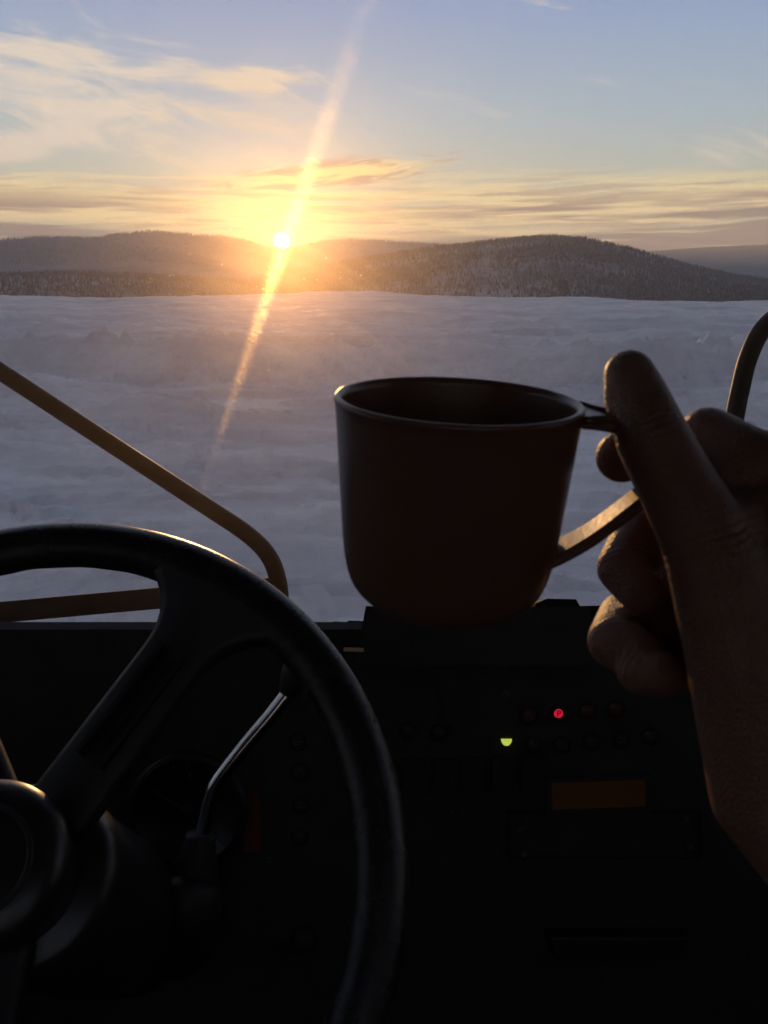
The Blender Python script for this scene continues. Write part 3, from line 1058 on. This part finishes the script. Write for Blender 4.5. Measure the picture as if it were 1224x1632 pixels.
# lit parking-brake lamp with its P
m_ = pframe(890, 1137)
o = obj('lit_lamp', lathe(bmesh.new(), [(0, 0.0018), (0.0035, 0.0014), (0.0044, 0.0004), (0.0046, -0.001)], 28, m_), M['led_red'], dash, True)
o['label'] = 'lit red warning lamp with a P'
bm = lathe(bmesh.new(), [(0.0047, 0.0), (0.0049, 0.0020), (0.0085, 0.0022), (0.0095, 0.0)], 28, m_)
obj('lamp_ring', bm, M['button'], o, True)
text_mesh('letter', 'P', 0.0088, m_ @ Matrix.Translation((0, 0, 0.0018)), M['ink'], o, 0.0003)
# half-round green lamp
m_ = pframe(807, 1181)
bm = bmesh.new()
vs = [bm.verts.new(m_ @ Vector((0.0052 * math.cos(a_), 0.0022 + 0.0065 * math.sin(a_), z))) for z in (0.0, 0.0016) for a_ in [math.pi + math.pi * k / 14 for k in range(15)]]
bmesh.ops.convex_hull(bm, input=bm.verts)
o = obj('lit_lamp', bm, M['led_green'], dash)
o['label'] = 'lit yellow-green half-round lamp'
# amber display
m_ = frame(on_panel(953, 1265, 0.002), (X1 * math.cos(R(2)) - s_dir * math.sin(R(2))).normalized(), (-s_dir * math.cos(R(2)) - X1 * math.sin(R(2))).normalized(), p_n)
W_, H_ = 0.0455, 0.0135
bm = box(bmesh.new(), (-W_, -H_, -0.002), (W_, H_, 0.0), m_)
o = obj('display', bm, M['display'], dash)
o['label'] = 'dim amber display strip'
bm = bmesh.new()
for lo, hi in (((-W_ - .006, H_, -.002), (W_ + .006, H_ + .005, .002)), ((-W_ - .006, -H_ - .005, -.002), (W_ + .006, -H_, .002)), ((-W_ - .006, -H_, -.002), (-W_, H_, .002)), ((W_, -H_, -.002), (W_ + .006, H_, .002))):
    box(bm, lo, hi, m_)
obj('bezel', bm, M['dash'], o)
# screws, small knob, tray lip
for px, py in ((828, 1319), (833, 1361), (1093, 1304), (1099, 1349), (806, 1105), (430, 1370), (720, 1290)):
    m_ = pframe(px, py)
    o = obj('screw', lathe(bmesh.new(), [(0, 0.0012), (0.0012, 0.0012), (0.0014, 0.0020), (0.0030, 0.0022), (0.0036, 0.0010), (0.0037, 0)], 20, m_), M['steel' if py > 1280 else 'print'], dash, True)
bm = lathe(bmesh.new(), [(0, 0.014), (0.010, 0.013), (0.0125, 0.010), (0.0135, 0.0)], 32, pframe(485, 1495))
obj('knob', bm, M['boot'], dash, True)
bm = bmesh.new()
m_ = pframe(978, 1495)
for (x0, z0, x1, z1) in ((-0.070, 0.0, 0.070, 0.024),):
    for yy in (-0.011, 0.011):
        sh_ = 0.006 if yy < 0 else 0
        for q in ((x0 + sh_, yy, 0.0), (x1 - sh_, yy, 0.0), (x0 + sh_ + 0.004, yy, 0.02), (x1 - sh_ - 0.004, yy, 0.02)):
            bm.verts.new(m_ @ Vector(q))
bmesh.ops.convex_hull(bm, input=bm.verts)
obj('tray_lip', bm, M['spoke'], dash, bevel=0.002)
# rows of blank rocker switches, hardly lit
for k in range(5):
    bm = box(bmesh.new(), (-0.011, -0.016, 0), (0.011, 0.016, 0.005), pframe(660 + 47 * k, 1235 - 1.5 * k))
    obj('rocker_switch', bm, M['button'], dash, bevel=0.002)
bm = bmesh.new()
for lo, hi in (((-0.095, -0.024, 0), (0.095, -0.022, 0.003)), ((-0.095, 0.022, 0), (0.095, 0.024, 0.003)), ((-0.095, -0.022, 0), (-0.093, 0.022, 0.003)), ((0.093, -0.022, 0), (0.095, 0.022, 0.003))):
    box(bm, lo, hi, pframe(963, 1330))
obj('radio_frame', bm, M['spoke'], dash)

# ------------------------------------------------------------------ steering wheel
wc = Vector((-0.2202, 0.4474, EYE - 0.3342))
wn = Vector((0, -math.cos(R(45)), math.sin(R(45))))
we1 = Vector((1, 0, 0))
we2 = wn.cross(we1)
wm = frame(wc, we1, we2, wn)
wheel = thing('steering_wheel', 'black three-spoke steering wheel with padded centre boss', 'steering wheel', wc)
ROUT = 0.235
rw, rt = 0.0165, 0.0145
Rc = ROUT - rw


def in_wheel(px, py):
    q = ray(px, py)
    p = CAM + q * ((wc - CAM).dot(wn) / q.dot(wn)) - wc
    return p.dot(we1), p.dot(we2)


bm = bmesh.new()
N = 160
sx_, sy_ = in_wheel(345, 965)
A_SP = math.atan2(sy_, sx_)
SPK = [A_SP, math.pi - A_SP, -math.pi / 2]


def rim_point(k):
    a_ = 2 * math.pi * k / N
    # rim swells inwards where a spoke flares into it
    sw = max(math.exp(-((math.atan2(math.sin(a_ - s), math.cos(a_ - s))) / 0.20) ** 2) for s in SPK[:2])
    return a_, sw


rings = []
for k in range(N):
    a_, sw = rim_point(k)
    ring = []
    for q in range(20):
        b_ = 2 * math.pi * q / 20
        u = rw * math.cos(b_)
        if u < 0:
            u *= 1 + 0.35 * sw
        w = rt * math.sin(b_)
        # finger scallops underneath
        if w < 0:
            w *= 1 + 0.10 * math.sin(a_ * 36)
        rr_ = Rc + u
        ring.append(bm.verts.new(wm @ Vector((rr_ * math.cos(a_), rr_ * math.sin(a_), w))))
    rings.append(ring)
for k in range(N):
    A, B = rings[k], rings[(k + 1) % N]
    for q in range(20):
        bm.faces.new((A[q], A[(q + 1) % 20], B[(q + 1) % 20], B[q]))
obj('rim', bm, M['wheel'], wheel, True)


def spoke(a0, wide):
    """flat spoke from the boss to a wide flare that runs into the rim"""
    bm = bmesh.new()
    prof_ = []
    L = 26
    for i in range(L + 1):
        t = i / L
        rr_ = 0.036 + (Rc - 0.036) * t
        half = wide * 0.5 + (0.058) * max(0, (t - 0.62) / 0.38) ** 2.6
        dz = -0.010 * (1 - t) ** 0.8 + 0.004
        th_ = 0.0085
        prof_.append((rr_, half, dz, th_))
    rows = []
    for rr_, half, dz, th_ in prof_:
        row = []
        for side, zz in ((-1, 0.55), (-0.80, 1), (0.80, 1), (1, 0.55), (1, -0.55), (0.80, -1), (-0.80, -1), (-1, -0.55)):
            lat = half * side
            # bend the flare round with the rim
            rad_ = rr_ - (lat * lat) / (2 * Rc) * max(0, (rr_ - 0.14) / (Rc - 0.14))
            p = Vector((math.cos(a0) * rad_ - math.sin(a0) * lat, math.sin(a0) * rad_ + math.cos(a0) * lat, dz + zz * th_))
            row.append(bm.verts.new(wm @ p))
        rows.append(row)
    for A, B in zip(rows, rows[1:]):
        for q in range(8):
            bm.faces.new((A[q], A[(q + 1) % 8], B[(q + 1) % 8], B[q]))
    bm.faces.new(rows[0])
    bm.faces.new(list(reversed(rows[-1])))
    sp = obj('spoke', bm, M['spoke'], wheel, True)
    # raised inlay with a slot down its middle
    for lat in (-1, 1):
        bm = bmesh.new()
        m2 = wm @ Matrix.Rotation(a0, 4, 'Z')
        box(bm, (0.075, lat * wide * 0.20 - 0.0016, 0.004), (0.158, lat * wide * 0.20 + 0.0016, 0.0115), m2)
        obj('ridge', bm, M['spoke'], sp, bevel=0.0008)
    bm = box(bmesh.new(), (0.082, -0.002, 0.002), (0.150, 0.002, 0.0085), wm @ Matrix.Rotation(a0, 4, 'Z'))
    obj('ridge', bm, M['hubgloss'], sp, bevel=0.0008)


for i, a_ in enumerate(SPK):
    spoke(a_, 0.044 if i < 2 else 0.040)
# centre boss: a padded drum with a rounded shoulder, and the shroud below
hubm = frame(wc + wn * 0.0, we1, we2, wn)
bm = lathe(bmesh.new(), [(0, 0.047), (0.030, 0.0462), (0.041, 0.0425), (0.0460, 0.036), (0.0465, 0.029), (0.0415, 0.012), (0.039, -0.012), (0, -0.014)], 72, hubm)
hb = obj('boss', bm, M['hubgloss'], wheel, True)
bm = lathe(bmesh.new(), [(0.0270, 0.0460), (0.0280, 0.0474), (0.0300, 0.0472), (0.0310, 0.0455)], 72, hubm)
obj('boss_ring', bm, M['spoke'], hb, True)
bm = lathe(bmesh.new(), [(0, -0.015), (0.050, -0.015), (0.057, -0.022), (0.060, -0.040), (0.059, -0.085), (0.060, -0.16), (0.055, -0.30), (0, -0.31)], 64, hubm)
obj('column_shroud', bm, M['hubgloss'], wheel, True)

# ------------------------------------------------------------------ chrome lever with rubber boot
lv = on_panel(318, 1450, 0.02)
lever = thing('gear_lever', 'bent chrome lever rising from a black rubber boot behind the wheel', 'lever', lv)
path = spline([at(318, 1350, 0.700), at(325, 1318, 0.700), at(336, 1268, 0.700), at(352, 1238, 0.700), at(390, 1190, 0.700), at(430, 1143, 0.700), at(463, 1101, 0.700)], 6)
bm = sweep(bmesh.new(), path, circle(0.0062, 20))
obj('rod', bm, M['chrome'], lever, True)
kp = spline([at(458, 1107, 0.7), at(470, 1083, 0.7), at(484, 1050, 0.7), at(490, 1030, 0.7)], 6)
bm = sweep(bmesh.new(), kp, lambda i: circle(0.0075 + 0.006 * math.sin(min(1, i / (len(kp) - 1)) * 2.6), 20))
obj('handle', bm, M['boot'], lever, True)
bt = [at(320, 1330, 0.700), at(316, 1360, 0.700), at(308, 1400, 0.705), at(298, 1450, 0.712), on_panel(285, 1500, -0.005)]
rads = [0.0115, 0.014, 0.021, 0.028, 0.036]
bp = spline([(*p, r) for p, r in zip(bt, rads)], 6)
bm = sweep(bmesh.new(), [p[:3] for p in bp], lambda i: circle(bp[i][3] * (1 + 0.02 * math.sin(i * 2.1)), 24))
obj('boot', bm, M['boot'], lever, True)

# ------------------------------------------------------------------ outside rails
def tube(name, pts, rad, mat, parent, n=8):
    path = spline(pts, n)
    return obj(name, sweep(bmesh.new(), path, circle(rad, 20)), mat, parent, True)


D1 = 1.40
foot = at(447, 1010, D1)
rail = thing('handrail', 'thick bent dark tube rail outside windscreen beyond the steering wheel', 'rail', foot)
tube('tube', [at(-420, 318, D1 + .05), at(-200, 462, D1 + .02), at(0, 592, D1), at(165, 700, D1), at(330, 808, D1), at(395, 852, D1), at(428, 886, D1), at(443, 925, D1), at(447, 970, D1), at(447, 1060, D1), at(447, 1200, D1)], 0.0138, M['rail'], rail)
bm = bmesh.new()
a0, b0 = at(-300, 1003, D1), at(445, 936, D1)
ax = (b0 - a0).normalized()
wz = UPV - ax * UPV.dot(ax)
wz.normalize()
mb = frame(a0, ax, ax.cross(wz) * -1, wz)
box(bm, (0, -0.004, -0.0165), ((b0 - a0).length, 0.004, 0.0165), mb)
obj('cross_bar', bm, M['bar'], rail, bevel=0.0015)
D2 = 1.40
rail2 = thing('mirror_bracket', 'slim dark bent tube outside windscreen behind the hand', 'bracket', at(1130, 1010, D2))
tube('tube', [at(1420, 470, D2), at(1300, 483, D2), at(1250, 497, D2), at(1214, 527, D2), at(1192, 572, D2), at(1180, 620, D2), at(1171, 665, D2), at(1150, 790, D2), at(1135, 900, D2), at(1125, 1060, D2), at(1118, 1200, D2)], 0.0145, M['rail'], rail2)
mc = at(1455, 470, D2)
bm = box(bmesh.new(), (-0.085, -0.03, -0.19), (0.085, 0.03, 0.16), Matrix.Translation(mc) @ Matrix.Rotation(R(-18), 4, 'Z'))
mh = obj('mirror_housing', bm, M['boot'], rail2, bevel=0.018, seg=3)
bm = box(bmesh.new(), (-0.075, -0.0335, -0.18), (0.075, -0.0305, 0.15), Matrix.Translation(mc) @ Matrix.Rotation(R(-18), 4, 'Z'))
obj('mirror_glass', bm, M['chrome'], mh)
# wiper arm parked low on the glass
wiper = thing('wiper', 'black wiper parked along the foot of the windscreen', 'wiper', pivot)
bm = lathe(bmesh.new(), [(0, -0.03), (0.014, -0.03), (0.014, -0.01), (0, -0.009)], 24, gm)
obj('pivot_cap', bm, M['boot'], wiper, True)
bm = box(bmesh.new(), (0.0, -0.008, -0.026), (0.42, 0.006, -0.018), gm @ Matrix.Rotation(R(-2), 4, 'Z'))
obj('arm', bm, M['boot'], wiper, bevel=0.002)
bm = box(bmesh.new(), (0.05, 0.006, -0.018), (0.55, 0.012, -0.0065), gm @ Matrix.Rotation(R(-2.5), 4, 'Z'))
obj('blade', bm, M['boot'], wiper, bevel=0.001)

# ------------------------------------------------------------------ mug
MD = 0.300
rim_c = at(731, 637, MD)
view = ray(731, 637).normalized()
axis = Vector((0, 0, 1))
axis = Matrix.Rotation(R(3.9), 3, 'X') @ axis                 # leans a touch towards the drinker
axis = Matrix.Rotation(R(2.4), 3, 'Y') @ axis                 # and to the right
axis.normalize()
ex = (Vector((1, -0.12, 0)) - axis * Vector((1, -0.12, 0)).dot(axis)).normalized()
ey = axis.cross(ex)
MH = 0.0745
mug_m = frame(rim_c - axis * MH, ex, ey, axis)
mug = thing('mug', 'dark brown plastic mug with triangular loop handle held up by a hand', 'mug', rim_c - axis * MH)
ro = [(0, 0.0), (0.020, 0.0), (0.0245, 0.0008), (0.0296, 0.0032), (0.0343, 0.0085), (0.0366, 0.0155), (0.0379, 0.0240), (0.0396, 0.0450), (0.0416, 0.0700), (0.0423, 0.0735), (0.0420, 0.0747), (0.0412, 0.0751), (0.0403, 0.0746), (0.0397, 0.0720), (0.0374, 0.0450), (0.0356, 0.0240), (0.0342, 0.0160), (0.0314, 0.0090), (0.0262, 0.0045), (0.018, 0.0030), (0, 0.0028)]
sp_ = spline([(*p,) for p in ro], 3)
bm = lathe(bmesh.new(), [(max(0, p[0]), p[1]) for p in sp_], 128, mug_m)
obj('cup_body', bm, M['mug'], mug, True)


def strip(bm, path, w_fn, t):
    """flat strip in the mug's x-z plane, wide in y"""
    rows = []
    n = len(path)
    for i, (x, z) in enumerate(path):
        a_ = path[max(0, i - 1)]
        b_ = path[min(n - 1, i + 1)]
        tx, tz = b_[0] - a_[0], b_[1] - a_[1]
        l_ = math.hypot(tx, tz)
        nx, nz = -tz / l_, tx / l_
        w = w_fn(i / (n - 1)) / 2
        row = []
        for yy, k in ((-1, .35), (-.88, 1), (.88, 1), (1, .35), (1, -.35), (.88, -1), (-.88, -1), (-1, -.35)):
            row.append(bm.verts.new(mug_m @ Vector((x + nx * k * t / 2, yy * w, z + nz * k * t / 2))))
        rows.append(row)
    for A, B in zip(rows, rows[1:]):
        for q in range(8):
            bm.faces.new((A[q], A[(q + 1) % 8], B[(q + 1) % 8], B[q]))
    bm.faces.new(rows[0])
    bm.faces.new(list(reversed(rows[-1])))


bm = bmesh.new()
loop = spline([(0.0405, 0.0715), (0.046, 0.0708), (0.055, 0.0695), (0.066, 0.0685), (0.073, 0.0682), (0.0782, 0.0655), (0.0775, 0.0600), (0.0725, 0.0535), (0.0635, 0.0442), (0.051, 0.0318), (0.0415, 0.0245), (0.0300, 0.0175)], 6)
strip(bm, [(p[0], p[1]) for p in loop], lambda t: 0.0135 + 0.009 * math.exp(-(t / 0.10) ** 2) + 0.004 * math.exp(-((1 - t) / 0.15) ** 2), 0.0042)
hd = obj('handle', bm, M['mug'], mug)
# raised edges of the top plate of the handle, leaving a shallow trough between them
for s_ in (-1, 1):
    pts = spline([(0.0415, s_ * 0.0135, 0.0732), (0.047, s_ * 0.0080, 0.0727), (0.056, s_ * 0.0056, 0.0722), (0.075, s_ * 0.0056, 0.0705)], 6)
    bm = sweep(bmesh.new(), [mug_m @ Vector(p) for p in pts], circle(0.0013, 10))
    obj('handle_edge', bm, M['mug'], hd, True)

# ------------------------------------------------------------------ the hand and arm, one continuous body
def hull_spheres(bm, sph):
    tmp = bmesh.new()
    for p, r in sph:
        bmesh.ops.create_icosphere(tmp, subdivisions=3, radius=r, matrix=Matrix.Translation(p))
    res = bmesh.ops.convex_hull(tmp, input=tmp.verts)
    junk = [g for g in res['geom_interior'] if isinstance(g, bmesh.types.BMVert)] + [g for g in res['geom_unused'] if isinstance(g, bmesh.types.BMVert)]
    bmesh.ops.delete(tmp, geom=list(set(junk)), context='VERTS')
    me_ = bpy.data.meshes.new('tmp')
    tmp.to_mesh(me_)
    tmp.free()
    bm.from_mesh(me_)
    bpy.data.meshes.remove(me_)


def J(px, py, dep, rpx):
    return at(px, py, dep), rpx / FPX * dep


wrist_a = J(1232, 1265, 0.275, 98)
wrist_b = J(1290, 1230, 0.315, 98)
thumb = [J(1003, 598, 0.298, 41), J(1013, 632, 0.296, 50), J(1040, 700, 0.288, 58), J(1080, 775, 0.280, 62), J(1130, 870, 0.274, 72), J(1180, 1010, 0.272, 92), J(1222, 1140, 0.274, 104)]
index = [J(1275, 800, 0.325, 50), J(1130, 732, 0.345, 46), J(1065, 712, 0.342, 40), J(1022, 716, 0.330, 42), J(991, 728, 0.316, 42)]
middle = [J(1275, 900, 0.350, 50), J(1088, 838, 0.365, 46), J(1022, 850, 0.352, 44), J(993, 905, 0.340, 42), J(1028, 948, 0.328, 38)]
ring_ = [J(1265, 1010, 0.345, 48), J(1060, 975, 0.365, 43), J(995, 985, 0.352, 42), J(980, 1022, 0.335, 44), J(1030, 1050, 0.322, 40)]
pinky = [J(1240, 1110, 0.330, 46), J(1075, 1050, 0.342, 42), J(1018, 1048, 0.332, 40), J(1020, 1070, 0.320, 38), J(1060, 1075, 0.312, 36)]
elbow = (Vector((0.345, 0.02, EYE - 0.335)), 0.046)
fore = (Vector((0.235, 0.14, EYE - 0.250)), 0.040)
bm = bmesh.new()
for ch in (thumb, index, middle, ring_, pinky):
    for a_, b_ in zip(ch, ch[1:]):
        hull_spheres(bm, [a_, b_])
for a_, b_ in ((index[0], middle[0]), (middle[0], ring_[0]), (ring_[0], pinky[0])):
    hull_spheres(bm, [a_, b_, wrist_b, wrist_a])
web = J(1190, 850, 0.300, 60)
hull_spheres(bm, [thumb[4], index[0], web])
hull_spheres(bm, [thumb[4], thumb[5], web, wrist_b])
hull_spheres(bm, [J(1110, 815, 0.296, 40), web, J(1180, 770, 0.318, 40)])
hull_spheres(bm, [web, index[0], J(1180, 770, 0.318, 40)])
hull_spheres(bm, [thumb[5], thumb[6], wrist_a, wrist_b])
knuck = J(1292, 783, 0.296, 76)
hull_spheres(bm, [index[1], knuck, index[0]])
hull_spheres(bm, [knuck, J(1170, 722, 0.306, 46), web])
hull_spheres(bm, [knuck, index[0], middle[0], wrist_b])
hull_spheres(bm, [middle[1], ring_[1], middle[0], ring_[0], J(1160, 930, 0.32, 46)])
hull_spheres(bm, [middle[1], ring_[1], J(1120, 880, 0.305, 44)])
crook = J(1150, 815, 0.306, 44)
hull_spheres(bm, [J(1128, 694, 0.316, 46), J(1190, 733, 0.304, 54), index[1], crook])
hull_spheres(bm, [knuck, J(1190, 733, 0.304, 54), crook, web])
hull_spheres(bm, [knuck, crook, J(1200, 930, 0.300, 70), J(1330, 1000, 0.295, 80), thumb[5]])
hull_spheres(bm, [ring_[1], pinky[1], ring_[0], pinky[0]])
hull_spheres(bm, [thumb[6], wrist_a, wrist_b])
hull_spheres(bm, [wrist_a, wrist_b, fore])
hull_spheres(bm, [fore, elbow])
me = bpy.data.meshes.new('person')
bm.to_mesh(me)
bm.free()
person = bpy.data.objects.new('person', me)
C.objects.link(person)
md = person.modifiers.new('remesh', 'REMESH')
md.mode = 'VOXEL'
md.voxel_size = 0.0011
ms = person.modifiers.new('smooth', 'SMOOTH')
ms.factor = 0.5
ms.iterations = 10
bpy.context.view_layer.update()
me2 = bpy.data.meshes.new_from_object(person.evaluated_get(bpy.context.evaluated_depsgraph_get()))
person.modifiers.clear()
person.data = me2
me2.materials.clear()
me2.materials.append(M['skin'])
me2.polygons.foreach_set('use_smooth', [True] * len(me2.polygons))
# fold lines across the finger joints, kept as a point attribute for the skin relief
co = np.zeros(len(me2.vertices) * 3)
me2.vertices.foreach_get('co', co)
co = co.reshape(-1, 3)
fold = np.zeros(len(co))
for ch, joints in ((thumb, (2, 4)), (index, (1, 3)), (middle, (1, 2, 3)), (ring_, (1, 2, 3)), (pinky, (1, 2, 3))):
    for j in joints:
        p0 = np.array(ch[j][0])
        ax_ = np.array(ch[j + 1][0] if j + 1 < len(ch) else ch[j][0]) - np.array(ch[j - 1][0])
        ax_ /= np.linalg.norm(ax_)
        d_ = co - p0
        al_ = d_ @ ax_ + 0.0010 * (fbm(co[:, 0] * 220, co[:, 2] * 220, 3, 0.5, j) - 0.5) * 3
        near_ = np.exp(-(np.linalg.norm(d_, axis=1) / (ch[j][1] * 1.35)) ** 6)
        for o_, k_ in ((-0.0042, 0.6), (-0.0016, 1.0), (0.0012, 0.9), (0.0040, 0.5)):
            fold += near_ * k_ * np.exp(-((al_ - o_) / 0.0008) ** 2)
at_ = me2.attributes.new('fold', 'FLOAT', 'POINT')
at_.data.foreach_set('value', fold)
tag(person, 'bare right hand gripping the mug handle with thumb on top', 'person')


def nail(center, along, out_, w, l_):
    along = along.normalized()
    out_ = (out_ - along * out_.dot(along)).normalized()
    side = along.cross(out_)
    bm = bmesh.new()
    n_, m2 = 8, 8
    g = []
    for i in range(n_ + 1):
        row = []
        for j in range(m2 + 1):
            u = (j / m2 - .5) * 2
            t_ = (i / n_ - .5) * 2
            ww = w * (1 - 0.25 * max(0, -t_) ** 2 - 0.3 * max(0, t_) ** 4)
            row.append(bm.verts.new(center + side * (math.sin(u * 1.1) * ww) + along * (t_ * l_) + out_ * (-(1 - math.cos(u * 1.1)) * ww)))
        g.append(row)
    for i in range(n_):
        for j in range(m2):
            bm.faces.new((g[i][j], g[i][j + 1], g[i + 1][j + 1], g[i + 1][j]))
    ext = bmesh.ops.solidify(bm, geom=bm.faces[:], thickness=0.0005)
    return obj('nail', bm, M['nail'], person, True)


al = thumb[0][0] - thumb[2][0]
nail(thumb[0][0] - al.normalized() * 0.006 + Vector((0.7, 0.55, 0.3)).normalized() * (thumb[1][1] - 0.0012), al, Vector((0.7, 0.55, 0.3)), 0.0058, 0.0065)
# sleeve pushed up to the forearm
sp0 = fore[0].lerp(elbow[0], 0.10)
bm = bmesh.new()
pts = [sp0, fore[0].lerp(elbow[0], 0.3), fore[0].lerp(elbow[0], 0.7), elbow[0], elbow[0] + Vector((0.02, -0.12, 0.02)), elbow[0] + Vector((0.02, -0.32, 0.07))]
pp = spline([tuple(p) for p in pts], 6)
sweep(bm, pp, lambda i: circle(0.052 + 0.0015 * math.sin(i * 1.9) + 0.012 * i / len(pp), 28))
obj('sleeve', bm, M['sleeve'], person, True)

# ------------------------------------------------------------------ cold haze
bm = box(bmesh.new(), (-9000, -9000, -40), (9000, 9000, 250))
hz = obj('haze', bm, None, None)
hz['kind'] = 'stuff'
tag(hz, 'cold evening haze lying over the snow and hills', 'haze')
m, t, o = new_mat('haze_air')
pv = t.new('ShaderNodeVolumePrincipled')
pv.inputs['Color'].default_value = (0.92, 0.94, 1.0, 1)
pv.inputs['Density'].default_value = 0.00019
pv.inputs['Anisotropy'].default_value = 0.3
t.nt.links.new(pv.outputs[0], o.inputs['Volume'])
hz.data.materials.append(m)
hz.display_type = 'WIRE'
